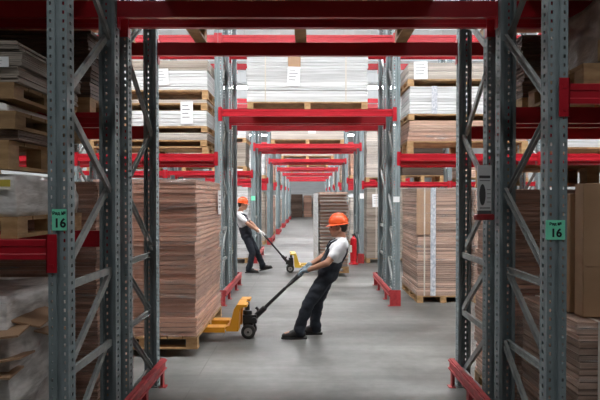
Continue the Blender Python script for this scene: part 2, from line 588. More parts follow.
X0 = 1.37                                         # tunnel half width
X1 = X0 + PW; X2 = X1 + 2.2; X3 = X2 + PW; X4 = X3 + 2.2
XC = [X0 + PW / 2, X2 + PW / 2, X4 + PW / 2]
WHERE = ['%s of the tunnel', 'one bay %s of the tunnel', 'two bays %s of the tunnel']
def guard(n, side):
    """low crash rail along the foot of the row, on the tunnel side"""
    y0, y1 = ROWY(n) - .10, ROWY(n) + DD + (.10 if n > 1 else -.06)
    root = thing('crash_guard', 'red crash rail along the %s side of the tunnel, %s rack row' % (SIDE[side], ORD[n]), 'crash rail',
                 (side * (X0 - .012), (y0 + y1) / 2, 0), 0 if side < 0 else PI, 'red crash rails of the rack rows')
    L = (y1 - y0) / 2
    # local: the rack is on -x, the tunnel on +x
    b = MB()
    b.box(.052, .060, -L, L, .15, .252)
    b.box(.024, .052, -L, L, .244, .252)
    b.box(.024, .052, -L, L, .15, .158)
    b.box(.060, .074, -L, L, .230, .242)
    b.box(.060, .074, -L, L, .160, .172)
    obj('rail', cached(('grail', n == 1), lambda: b.mesh('rail')), 'guard', root)
    for s in (-1, 1):
        def end():
            e = MB()
            x0, x1 = (.0155 if (n == 1 and s * side < 0) else -.118), .050
            ys = (-L, -L + .012) if s < 0 else (L - .012, L)
            e.box(x0, x1, ys[0], ys[1], .0, .252)
            yy = (-L + .012, -L + .06) if s < 0 else (L - .06, L - .012)
            e.box(x1 - .008, x1, yy[0], yy[1], 0, .15)
            e.box(x0 + .004, x1 + .03, min(ys[0], yy[0]) - .01, max(ys[1], yy[1]) + .01, 0, .006)
            return e.mesh('guard_post')
        obj('guard_post', cached(('gend', s, n == 1, side if n == 1 else 0), end), 'guard', root)
    for k in (-.45, .45):
        e = MB(); e.box(.0135, .050, k - .03, k + .03, 0, .252); e.box(.0135, .075, k - .05, k + .05, 0, .008)
        obj('guard_post', cached(('gmid', k), lambda: e.mesh('guard_post')), 'guard', root)

LV = 2.42
for n in range(1, 9):
    for side in (-1, 1):
        nb = {1: 2, 2: 2, 3: 2, 4: 1}.get(n, 1)
        for k in range(nb + 1):
            for w in 'AB':
                frame(n, w, side * XC[k], WHERE[k] % SIDE[side])
        guard(n, side)
        lo = (lambda a, b_: (min(a, b_), max(a, b_)))
        xa, xb = lo(side * X1, side * X2)
        if n == 1:
            level(n, side, xa, xb, 1.48 if side < 0 else 2.37, 'lower', (0, 1))
            level(n, side, xa, xb, 2.37, 'lower', (2, 3))
            level(n, side, xa, xb, 3.13, 'upper')
            xa, xb = lo(side * X3, side * X4)
            level(n, side, xa, xb, 2.37, 'lower')  # unseen outer bay, added with its loads to block light
        else:
            zl = 2.13 if (n == 3 and side > 0) else LV
            ws = (0, 1, 2, 3) if n < 5 else (0, 3)
            level(n, side, xa, xb, zl, 'lower', ws)
            level(n, side, xa, xb, 4.31, 'upper', ws if n < 4 else (0,))
            if nb > 1:
                xa, xb = lo(side * X3, side * X4)
                level(n, side, xa, xb, zl, 'lower')
                level(n, side, xa, xb, 4.31, 'upper')
    level(n, 0, -X0, X0, 3.13, 'lower')
    if n > 1:
        level(n, 0, -X0, X0, 4.31, 'upper', (0, 1, 2, 3) if n < 4 else (0, 3))

# ------------------------------------------------------------------ pallets and goods
def pallet(cx, cy, z, w, d, h, label, rz=0, mat='wood', runners=3, group='wooden pallets', near=True):
    """w across the deck boards' length, runners run along local y"""
    root = thing('wooden_pallet', label, 'pallet', (cx, cy, z), rz, group)
    rr = random.Random(hash((round(cx, 2), round(cy, 2))) & 255)
    t = .022
    b = MB()
    nbd = max(4, int(d / .16))
    bw = d / nbd
    for k in range(nbd):
        y = -d / 2 + k * bw
        b.box(-w / 2, w / 2, y + .006, y + bw - .006, h - t, h)
    obj('deck', b, mat, root)
    for k in range(runners):
        x = -w / 2 + .05 + k * (w - .1) / (runners - 1)
        b = MB()
        for j in range(3):
            y = -d / 2 + .055 + j * (d - .13) / 2
            b.box(x - .048, x + .048, y - .05, y + .07, t + .0005, h - t - .0005)
        b.box(x - .05, x + .05, -d / 2, d / 2, 0, t)
        obj('runner', b, mat, root)
    return root

def layers(w, d, h, t, seed, jit, inner=True, shear=0.0):
    b = MB()
    rr = random.Random(seed)
    n = max(1, round(h / t))
    t = h / n
    ox = oy = 0
    for k in range(n):
        if k % 4 == 0:
            ox, oy = rr.uniform(-jit, jit), rr.uniform(-jit, jit)
        jx, jy = ox + rr.uniform(-jit, jit) * .4, oy + rr.uniform(-jit, jit) * .4
        sh = shear * (k / n)
        z0, z1 = k * t, (k + 1) * t
        b.box(-w / 2 + jx + sh, w / 2 + jx + sh, -d / 2 + jy, d / 2 + jy, z0 + t * .09, z1 - t * .09)
    b.box(-w / 2 + 2 * jit + max(0, shear), w / 2 - 2 * jit, -d / 2 + 2 * jit, d / 2 - 2 * jit, 0, h - .001)
    return b

def lumps(w, d, h, seed, amp, seg=26):
    """a sagging, creased pile: rounded box pushed about by noise"""
    b = MB()
    nx = seg
    def P(u, v, face):
        pass
    vs, fs = [], []
    ring = []
    import itertools
    pts = []
    per = []
    for i in range(seg): per.append((-.5 + i / seg, -.5))
    for i in range(seg): per.append((.5, -.5 + i / seg))
    for i in range(seg): per.append((.5 - i / seg, .5))
    for i in range(seg): per.append((-.5, .5 - i / seg))
    m = len(per)
    hz = max(6, int(h / .04))
    rows = []
    def disp(p):
        q = Vector((p[0] * 3.2 + seed, p[1] * 3.2, p[2] * 9))
        return noise.noise(q) * amp + noise.noise(q * 2.7) * amp * .45
    for j in range(hz + 1):
        z = h * j / hz
        sc = 1 - .05 * (j / hz) ** 6
        row = []
        for (x, y) in per:
            p = Vector((x * w * sc, y * d * sc, z))
            r = disp(p)
            nrm = Vector((x, y, 0)).normalized()
            row.append(p + nrm * r)
        rows.append(row)
    for sc in (.8, .55, .3, .08):
        row = []
        for (x, y) in per:
            p = Vector((x * w * sc, y * d * sc, h))
            row.append(p + Vector((0, 0, max(-.03, disp(p) * .6))))
        rows.append(row)
    vs = [p for row in rows for p in row]
    for j in range(len(rows) - 1):
        for i in range(m):
            l = (i + 1) % m
            fs.append((j * m + i, j * m + l, (j + 1) * m + l, (j + 1) * m + i))
    fs.append(tuple((len(rows) - 1) * m + i for i in range(m)))
    fs.append(tuple(reversed(range(m))))
    b.add(vs, fs)
    return b

def load(kind, cx, cy, z, w, d, h, label, t=.03, jit=.008, rz=0, group=None, name='cardboard_stack', cat='cardboard stack',
         film=False, straps=(), papers=(), shear=0.0, panels=()):
    """a stack of flat board; straps: x positions; papers: (x, z, w, h) on the front face"""
    root = thing(name, label, cat, (cx, cy, z), rz, group)
    seed = int(abs(cx * 131 + cy * 17 + z * 71) * 10)
    obj('sheets', layers(w, d, h, t, seed, jit, shear=shear), kind, root)
    yf = -d / 2 - 1.5 * jit - .004
    for (x, sw, mk) in straps:
        b = MB()
        b.box(x - sw / 2, x + sw / 2, yf - .008, yf - .005, 0, h + .0014)
        b.box(x - sw / 2, x + sw / 2, yf - .008, -yf, h + .0002, h + .0014)
        b.box(x - sw / 2, x + sw / 2, -yf, -yf + .003, 0, h + .0014)
        obj('strap' if mk == 'strap' else 'printed_tape', b, mk, root)
    for (x, z0, pw, ph) in papers:
        b = MB()
        mt = Matrix.Translation((x, yf - .004, z0)) @ Matrix.Rotation(R.uniform(-.04, .04), 4, 'Y')
        b.box(-pw / 2, pw / 2, -.002, 0, -ph / 2, ph / 2, 0, mt)
        lines = MB()
        for q in range(4):
            lines.box(-pw * .36, pw * R.uniform(.1, .36), -.0026, -.002, ph * (.3 - q * .17), ph * (.33 - q * .17), 0, mt)
        o = obj('paper_label', b, 'paper', root)
        obj('print_lines', lines, 'print', o)
    for (x, z0, pw, ph) in panels:
        b = MB()
        b.box(x - pw / 2, x + pw / 2, yf - .004, yf - .0005, z0 - ph / 2, z0 + ph / 2)
        obj('loose_sheet', b, 'kraft', root)
    if film:
        b = MB()
        e = jit * 1.5 + .010
        x0, x1, y0, y1 = -w / 2 - e, w / 2 + e + max(shear, 0), -d / 2 - e, d / 2 + e
        nz = max(8, int(h / .07))
        rr = random.Random(seed + 3)
        seg = 12
        per = ([(x0 + (x1 - x0) * i / seg, y0) for i in range(seg)] + [(x1, y0 + (y1 - y0) * i / seg) for i in range(seg)] +
               [(x1 - (x1 - x0) * i / seg, y1) for i in range(seg)] + [(x0, y1 - (y1 - y0) * i / seg) for i in range(seg)])
        m = len(per)
        vs = []
        for j in range(nz + 1):
            for (x, y) in per:
                dx = noise.noise(Vector((x * 3 + seed, y * 3, j * .9))) * .008
                k = Vector((x, y, 0)).normalized() * dx
                vs.append((x + k.x, y + k.y, (h + .0012) * j / nz))
        fs = [(j * m + i, j * m + (i + 1) % m, (j + 1) * m + (i + 1) % m, (j + 1) * m + i) for j in range(nz) for i in range(m)]
        fs.append(tuple(nz * m + i for i in range(m)))
        b.add(vs, fs)
        obj('stretch_film', b, 'film', root, smooth=True)
    return root

def gap(z):
    return z + .002
ST = 'cardboard stacks in the rack rows'

# ---- row 1, left bay (front frame) -----------------------------------------
cxl, cyl, wl, dl = -2.32, 3.66, 1.26, .92
pallet(cxl, cyl, 1.481, wl, dl, .125, 'pale wooden pallet on the red beam beside the left 16 sign', mat='wood')
t_ = thing('film_wrapped_pile', 'low grey film-wrapped pile with yellow print above the left 16 sign', 'wrapped pile', (cxl, cyl, 1.608), 0)
obj('pile', lumps(wl - .04, dl - .03, .25, 3.1, .028), 'milk', t_, smooth=True)
b = MB(); b.box(.40, .60, -dl / 2 - .020, -dl / 2 - .014, .175, .215); obj('printed_band', b, 'yellow_print', t_)
pallet(cxl - .02, cyl, 1.885, wl - .06, dl, .17, 'chunky wooden pallet above the grey wrapped pile at far left', mat='wood')
load('umber', cxl, cyl + .01, 2.057, wl - .02, dl - .04, .06, 'thin brown board layer between two pallets at the far left', t=.015, jit=.012, rz=.02)
pallet(cxl + .01, cyl, 2.12, wl - .02, dl - .01, .105, 'weathered wooden pallet, second from top in the near left rack', rz=-.015, mat='wood_dark')
t_ = thing('film_wrapped_pile', 'thin pale film-wrapped layer between the upper pallets at far left', 'wrapped pile', (cxl - .03, cyl, 2.226), 0)
obj('pile', lumps(wl - .10, dl - .05, .055, 9.4, .012), 'milk', t_, smooth=True)
pallet(cxl - .02, cyl, 2.30, wl - .03, dl - .01, .095, 'topmost wooden pallet under greyish board in the near left rack', rz=.02, mat='wood_dark')
load('greige', cxl - .01, cyl + .01, 2.397, wl, dl - .02, .24, 'topmost greyish board stack in the near left rack', t=.012, jit=.016, rz=.03, papers=((.50, .11, .16, .06),))
# floor pile under the left beam
t_ = thing('film_wrapped_pile', 'big milky film-wrapped pile on the floor at the bottom left', 'wrapped pile', (cxl - .03, cyl, 0.0), 0)
obj('pile', lumps(1.20, .90, 1.13, 5.7, .05, 34), 'milk', t_, smooth=True)
for (x, y, z, w_, d_, rx, ry) in ((.52, -.43, .93, .34, .26, .12, -.10), (.50, -.44, .76, .40, .22, -.08, -.16), (.62, -.20, .98, .22, .34, .1, .22), (.46, -.45, .70, .36, .2, .05, .06), (.62, .05, .84, .2, .3, .0, .25)):
    b = MB()
    b.box(-w_ / 2, w_ / 2, -d_ / 2, d_ / 2, -.006, .006, 0, Matrix.Translation((x, y, z)) @ Euler((rx, ry, .1)).to_matrix().to_4x4())
    obj('cardboard_flap', b, 'kraft', t_)
b = MB(); b.tube([(.34, -.47, .40), (.44, -.48, .47), (.55, -.48, .45), (.62, -.47, .36)], [.03, .05, .05, .03], 10)
obj('ochre_bag', b, 'yellow_print', t_, smooth=True)
# ---- row 1, left bay (rear frame)
load('pinkish', -2.30, 4.70, .125, 1.30, .80, 1.72, 'film-wrapped reddish stack on the floor behind the nearest left frame', t=.03, jit=.012, film=True)
pallet(-2.30, 4.70, 0, 1.3, .82, .122, 'floor pallet under the reddish stack behind the nearest left frame')
pallet(-2.32, 4.66, 2.371, 1.3, .86, .12, 'raised pallet behind the nearest left frame, at head height')
load('umber', -2.32, 4.66, 2.493, 1.28, .82, .515, 'dark board stack raised behind the nearest left frame', t=.03, jit=.015)
# ---- row 1, right bay (front frame)
pallet(2.26, 3.62, 0, 1.40, .88, .125, 'floor pallet under the clear-wrapped stack at the bottom right', mat='wood_dark')
load('brown', 2.26, 3.62, .127, 1.36, .84, .87, 'clear-wrapped brown stack on the floor at the bottom right', t=.04, jit=.01, film=True, straps=((-.565, .024, 'strap'),))
def carton(cx, cy, z, w, d, h, label, rz, strap=None):
    root = thing('flat_carton', label, 'carton', (cx, cy, z), rz)
    b = MB(); b.box(-w / 2, w / 2, -d / 2, d / 2, 0, h)
    o = obj('carton_body', b, 'box', root)
    md = o.modifiers.new('bev', 'BEVEL'); md.width = .006; md.segments = 2
    b = MB(); b.box(-w / 2 + .02, w / 2 - .02, -d / 2 - .003, -d / 2 - .0002, h * .38, h * .385); b.box(-w * .22, -w * .21, -d / 2 - .003, -d / 2 - .0002, .01, h - .01)
    obj('seam', b, 'kraft', root)
    if strap is not None:
        b = MB(); b.box(strap - .012, strap + .012, -d / 2 - .007, -d / 2 - .004, -.001, h + .003); b.box(strap - .012, strap + .012, -d / 2 - .004, d / 2, h, h + .003)
        obj('strap', b, 'strap', root)
        b = MB(); b.box(strap - .016, strap + .016, -d / 2 - .010, -d / 2 - .007, .26, .31); obj('strap_buckle', b, 'black', root)
    return root
carton(2.068, 3.33, 1.005, .86, .10, .80, 'tall brown carton with pale strap standing at the right edge', .03, -.30)
carton(2.07, 3.47, 1.005, .90, .09, .74, 'tall brown carton leaning behind the strapped one at right edge', .05)
pallet(2.32, 3.62, 2.371, 1.40, .90, .13, 'wooden pallet on the red beam at the top right', rz=-.04, mat='wood_dark')
t_ = thing('film_wrapped_pile', 'dark brown film-wrapped sacks on the pallet at the top right', 'wrapped pile', (2.36, 3.62, 2.503), -.03)
obj('pile', lumps(1.26, .78, .42, 12.3, .04), 'sack_dark', t_, smooth=True)
b = MB(); b.box(-.64, .64, -.42, -.39, .02, .14, 0, Matrix.Rotation(.0, 4, 'Y')); obj('edge_board', b, 'wood_dark', t_)
# ---- row 1, right bay (rear frame)
pallet(2.22, 4.68, 0, 1.34, .82, .122, 'floor pallet under the dark red stack behind the nearest right frame')
load('pinkish', 2.22, 4.68, .124, 1.32, .80, 1.66, 'film-wrapped dark red stack behind the nearest right frame', t=.035, jit=.014, film=True)
pallet(2.32, 4.66, 2.371, 1.34, .84, .12, 'raised pallet behind the nearest right frame, above head height')
load('umber', 2.32, 4.66, 2.493, 1.32, .82, .48, 'dark board stack raised behind the nearest right frame', t=.03, jit=.012)
pallet(2.22, 4.68, 1.812, 1.34, .82, .16, 'chunky pallet lying on the dark red stack behind the right frame')
# ---- row 1, over the tunnel
for (nm, yy) in (('front', ROWY(1) + FD / 2), ('rear', ROWY(1) + DD - FD / 2)):
    pallet(-.06, yy, 3.131, 1.92, 0.86, .15, 'long wooden pallet over the nearest tunnel entrance, %s half' % nm)
    load('greige', -.06, yy, 3.283, 1.9, .84, 2.4, 'board stack resting over the nearest tunnel entrance, %s half' % nm, t=.05, jit=.01)  # stack made tall to keep light off the nearest row

for sd in (-1, 1):  # unseen pallets and stacks, added to block light around the nearest row
    for (nm, yy) in (('front', ROWY(1) + FD / 2), ('rear', ROWY(1) + DD - FD / 2)):
        pallet(sd * 2.58, yy, 3.131, 2.0, .86, .12, 'added high pallet beside the nearest tunnel entrance on the %s, %s half' % (SIDE[sd], nm))
        load('umber', sd * 2.58, yy, 3.253, 1.98, .84, 2.4, 'added high dark light-blocking stack beside the nearest tunnel entrance on the %s, %s half' % (SIDE[sd], nm), t=.05, jit=.01)
    yy = ROWY(1) + FD / 2
    pallet(sd * 4.9, yy, 0, 2.1, .86, .12, 'added floor pallet of the outer %s bay in the nearest row' % SIDE[sd])
    load('umber', sd * 4.9, yy, .122, 2.08, .84, 2.0, 'added dark light-blocking floor stack of the outer %s bay in the nearest row' % SIDE[sd], t=.05, jit=.01)
    pallet(sd * 4.9, yy, 2.371, 2.0, .86, .12, 'added raised pallet of the outer %s bay in the nearest row' % SIDE[sd])
    load('umber', sd * 4.9, yy, 2.493, 2.0, .84, 3.0, 'added dark light-blocking raised stack of the outer %s bay in the nearest row' % SIDE[sd], t=.05, jit=.01)

# ---- row 2 ------------------------------------------------------------------
y2 = ROWY(2) + .50
cl, wl = -2.55, 1.92
W2L = 'in the high stack left of the white load'
pallet(cl, y2, LV + .001, wl, 1.02, .115, 'lowest pallet of the high stack in the second row, left bay', rz=.01)
pallet(cl - .01, y2, gap(2.536), wl - .02, 1.02, .10, 'second lowest pallet of the high stack in the second row, left')
load('pale', cl, y2, gap(2.64), wl - .02, 1.0, .11, 'thin pale board layer above two bottom pallets, second row left bay', t=.018, jit=.01, film=True)
pallet(cl, y2, gap(2.758), wl, 1.02, .095, 'third pallet from the bottom, second row left bay high stack', rz=-.012)
load('white', cl + .01, y2, gap(2.856), wl - .04, 1.0, .25, 'white board bundle in the middle of the high left stack', t=.06, jit=.008, papers=((.62, .21, .2, .36),), film=False)
pallet(cl, y2, gap(3.11), wl - .02, 1.02, .115, 'fourth pallet from the bottom, second row left bay high stack')
load('pale', cl, y2, gap(3.228), wl - .03, 1.0, .05, 'thinnest pale board layer between upper pallets, second row left bay', t=.016, jit=.01)
pallet(cl, y2, gap(3.282), wl, 1.02, .15, 'uppermost pallet of the high stack in second row left bay', rz=.008)
load('white', cl, y2, gap(3.435), wl - .03, 1.0, .31, 'pinkish white board stack with white label, high on the left', t=.05, jit=.008, papers=((.22, .20, .24, .26),))
load('greige', cl + .01, y2, gap(3.748), wl, 1.02, .16, 'greyish brown board topping the high stack on the left', t=.04, jit=.012)
cr = 2.56
pallet(cr, y2, LV + .001, wl, 1.02, .20, 'lowest pallet of the high stack in the second row, right bay', rz=-.01)
load('pinkish', cr, y2, gap(2.623), wl - .02, 1.0, .15, 'film-wrapped pinkish layer just above the lowest right bay pallet', t=.02, jit=.012, film=True)
load('brown', cr + .01, y2, gap(2.777), wl - .03, 1.0, .17, 'plain brown board layer below the white bundle on the right', t=.04, jit=.008)
pallet(cr, y2, gap(2.949), wl, 1.02, .10, 'middle pallet under the white bundle, second row right bay', rz=.012)
load('white', cr + .01, y2, gap(3.052), wl - .05, 1.0, .44, 'white board bundle in the high stack on the right', t=.05, jit=.008, straps=((-.55, .09, 'tape'),))
pallet(cr, y2, gap(3.495), wl, 1.02, .11, 'uppermost pallet of the high stack in second row right bay')
load('pale', cr, y2, gap(3.608), wl - .02, 1.0, .26, 'pale board stack with hanging label topping the right bay', t=.03, jit=.01, papers=((-.76, .13, .22, .28),))
pallet(0.0, y2, 3.131, 1.92, 1.02, .115, 'long pallet over the tunnel under the big white stack', mat='wood')
load('white', -.01, y2, 3.248, 1.93, 1.0, .93, 'big white board stack over the tunnel of the second row', t=.045, jit=.010,
     straps=((-.66, .02, 'strap'), (.62, .02, 'strap')), papers=((-.21, .40, .20, .30),), panels=((-.20, .66, .2, .22),))
# floor stacks right of the tunnel
ys = 9.68
pallet(2.22, ys, 0, .86, 1.44, .115, 'floor pallet under the taped brown stack right of tunnel', runners=3)
load('brown', 2.215, ys, .117, .84, 1.42, 1.76, 'tall brown stack with white strap and printed tape, right of tunnel', t=.03, jit=.010,
     straps=((-.31, .022, 'strap'), (-.17, .085, 'tape')), panels=((-.33, 1.37, .22, .74),), film=True)
pallet(3.15, ys, 0, .86, 1.44, .115, 'floor pallet under the outer brown stack, second row right')
load('brown', 3.15, ys, .117, .84, 1.42, 1.74, 'film-wrapped brown stack beside the taped one, further right', t=.03, jit=.012, film=True)
pallet(-2.5, ys, 0, 1.8, 1.4, .12, 'floor pallet in the second row behind the truck load')
load('pale', -2.5, ys, .122, 1.76, 1.36, 1.5, 'pale board stack in the second row behind the truck load', t=.04, jit=.01)
# outer bays of row 2
pallet(4.98, y2, LV + .001, 1.9, 1.02, .10, 'pallet in the outer right bay of the second rack row')
load('white', 4.98, y2, gap(LV + .102), 1.88, 1.0, .32, 'white board stack in the outer right bay of the second row', t=.05, jit=.008)
pallet(-4.98, y2, LV + .001, 1.9, 1.02, .10, 'pallet in the outer left bay of the second rack row')
load('white', -4.98, y2, gap(LV + .102), 1.88, 1.0, .45, 'white board stack in the outer left bay of the second row', t=.05, jit=.008)

# ---- row 3 ------------------------------------------------------------------
y3 = ROWY(3) + .50
pallet(-2.0, y3, 0, .9, 1.0, .13, 'floor pallet behind the far worker, third rack row')
load('white', -2.0, y3, .132, .88, .98, 1.86, 'white wrapped stack on the floor behind the far worker', t=.05, jit=.014, film=True, name='cardboard_stack')
pallet(-2.45, y3, LV + .001, 1.7, 1.0, .12, 'lowest raised pallet, third rack row, left bay')
load('greige', -2.45, y3, gap(LV + .122), 1.66, .98, .62, 'lower greyish stack in the third row, left bay', t=.05, jit=.012)
pallet(-2.45, y3, gap(LV + .744), 1.68, 1.0, .12, 'middle raised pallet, third rack row, left bay')
load('white', -2.45, y3, gap(LV + .866), 1.66, .98, .42, 'middle white stack in the third row, left bay', t=.05, jit=.012)
pallet(-2.45, y3, gap(LV + 1.288), 1.68, 1.0, .10, 'topmost raised pallet, third rack row, left bay')
pallet(3.02, y3, 2.131, 1.1, 1.0, .17, 'chunky raised pallet with a pale front board, third row right bay', mat='wood')
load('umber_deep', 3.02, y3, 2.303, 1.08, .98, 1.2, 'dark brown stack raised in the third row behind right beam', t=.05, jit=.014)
pallet(1.96, y3, 2.131, .86, 1.0, .115, 'raised pallet in the third rack row, right bay')
load('pale', 1.96, y3, 2.248, .82, .98, 1.35, 'tall pale wrapped stack raised in third row, right bay', t=.05, jit=.014, film=True)
pallet(2.10, y3, 0, 1.1, 1.0, .12, 'floor pallet beside the red guard, third row right')
pallet(3.15, y3, 0, .9, 1.0, .12, 'outer floor pallet of the third row right bay')
load('brown', 3.15, y3, .122, .88, .98, 1.7, 'brown floor stack in the third row, outer end of right bay', t=.05, jit=.012)
load('greige', 2.10, y3, .122, 1.08, .98, 1.86, 'beige brown stack with white label, third row right', t=.04, jit=.012, papers=((-.27, 1.52, .26, .34),), straps=((-.3, .02, 'strap'),))
pallet(0.0, y3, 3.131, 1.92, 1.0, .115, 'long pallet over the tunnel in the third row')
load('pale', 0.0, y3, 3.248, 1.90, .98, .62, 'pale board stack over the tunnel in the third row', t=.05, jit=.01, papers=((.12, .3, .2, .3),))
pallet(4.9, y3, 2.131, 1.8, 1.0, .11, 'pallet in the outer right bay of the third row')
load('brown', 4.9, y3, gap(2.243), 1.78, .98, .5, 'brown stack in the outer right bay of the third row', t=.05, jit=.01)
for sd in (-1, 1):
    for n_, zz in ((2, LV), (3, 2.13 if sd > 0 else LV)):
        yy = ROWY(n_) + .5
        pallet(sd * 4.9, yy, 0, 1.9, 1.0, .12, 'floor pallet in the outer %s bay of the %s row' % (SIDE[sd], ORD[n_]))
        load('brown' if n_ == 2 else 'greige', sd * 4.9, yy, .122, 1.86, .98, 1.7, 'floor stack in the outer %s bay of the %s row' % (SIDE[sd], ORD[n_]), t=.05, jit=.012)
pallet(-4.9, y3, LV + .001, 1.8, 1.0, .11, 'raised pallet in the outer left bay of the third row')
load('brown', -4.9, y3, gap(LV + .112), 1.78, .98, .9, 'raised brown stack in the outer left bay of the third row', t=.05, jit=.01)
# ---- rows 4 to 8
kinds = ['pale', 'brown', 'white', 'greige', 'pinkish']
for n in range(4, 9):
    yy = ROWY(n) + .48
    for s in (-1, 1):
        hh = 1.5 + .1 * ((n * 3 + s) % 4)
        pallet(s * 2.15, yy, 0, 1.2, .96, .12, 'floor pallet in the %s rack row, %s bay' % (ORD[n], SIDE[s]))
        load(kinds[(n + s) % 5], s * 2.15, yy, .122, 1.16, .94, hh, 'floor stack in the %s rack row, %s bay' % (ORD[n], SIDE[s]), t=.06, jit=.012, group=ST)
        pallet(s * 2.25, yy, LV + .001, 1.4, .96, .12, 'raised pallet in the %s rack row, %s bay' % (ORD[n], SIDE[s]))
        load(kinds[(n * 2 + s) % 5], s * 2.25, yy, gap(LV + .122), 1.36, .94, .9, 'raised stack in the %s rack row, %s bay' % (ORD[n], SIDE[s]), t=.06, jit=.012, group=ST)
    if n < 7:
        pallet(0.0, yy, 3.131, 1.92, .96, .115, 'long pallet over the tunnel in the %s row' % ORD[n])
        if n == 4:
            load('pale', 0.0, yy, 3.248, 1.9, .94, .5, 'pale board stack over the tunnel in the fourth row', t=.06, jit=.01)
# ---- stacks at the far end of the tunnel
yfar = 48.2
for (x, w_, h_, k, lab) in ((-.93, 1.0, 2.0, 'umber', 'dark brown stack at the far end of the tunnel, leftmost'),
                            (.02, .72, 1.9, 'pinkish', 'reddish stack at the far end of the tunnel, middle one'),
                            (.90, .84, 1.95, 'brown', 'light brown stack at the far end of the tunnel, rightmost')):
    load(k, x, yfar + (.6 if x > -.5 else 0), .0, w_, 1.0, h_, lab, t=.07, jit=.025, group='stacks at the far end of the tunnel')
b = MB(); b.box(-.58, .62, yfar + 1.3, yfar + 1.36, 0, 2.05)
tag(obj('white_panel', b, 'white'), 'white board panel leaning behind the far end stacks', 'panel')
t_ = thing('film_wrapped_pile', 'small tan bag on the floor left of the far stacks', 'bag', (-1.62 + .02, yfar - 6.2, 0), 0)
obj('pile', lumps(.3, .3, .8, 2.2, .04, 8), 'sack', t_, smooth=True)

# ------------------------------------------------------------------ the two truck loads
tx0, tx1, ty0, ty1 = -2.33, -1.185, 5.91, 7.61
tcx, tcy = (tx0 + tx1) / 2, (ty0 + ty1) / 2
pallet(tcx, tcy, .085, ty1 - ty0, tx1 - tx0, .13, 'low wooden pallet lifted on the orange pallet truck', rz=PI / 2)
root = load('pinkish', tcx, tcy, .217, tx1 - tx0 - .04, ty1 - ty0 - .04, 1.70, 'huge film-wrapped reddish brown stack on the orange pallet truck', t=.052, jit=.010, film=True)
b = MB()
xr = (tx1 - tx0) / 2 + .012
b.box(xr, xr + .003, .45, .68, 1.28, 1.60); o = obj('paper_label', b, 'paper', root)
l = MB()
for q in range(4): l.box(xr + .003, xr + .0036, .50, .64, 1.52 - q * .05, 1.535 - q * .05)
obj('print_lines', l, 'print', o)
# load on the far truck, turned a little, a white panel standing in for its film-wrapped left side
a2 = math.radians(3)
pallet(.53, 12.71, .085, 1.66, .66, .13, 'low pallet under the striped stack on the yellow truck', rz=PI / 2 + a2)
root = load('brown', .53, 12.71, .217, .60, 1.62, 1.62, 'tall striped brown and white stack behind the near worker', t=.034, jit=.016, rz=a2)
b = MB()
rr = random.Random(4)
for k in range(22):
    z = .03 + k * .073
    dx = rr.uniform(-.012, .012)
    b.box(-.318 + dx, .320 + dx, -.846, .846, z, z + rr.uniform(.014, .042))
obj('white_sheets', b, 'pale', root)
b = MB(); b.box(-.345, -.338, -.80, .80, .02, 1.60); obj('white_side_panel', b, 'white', root)

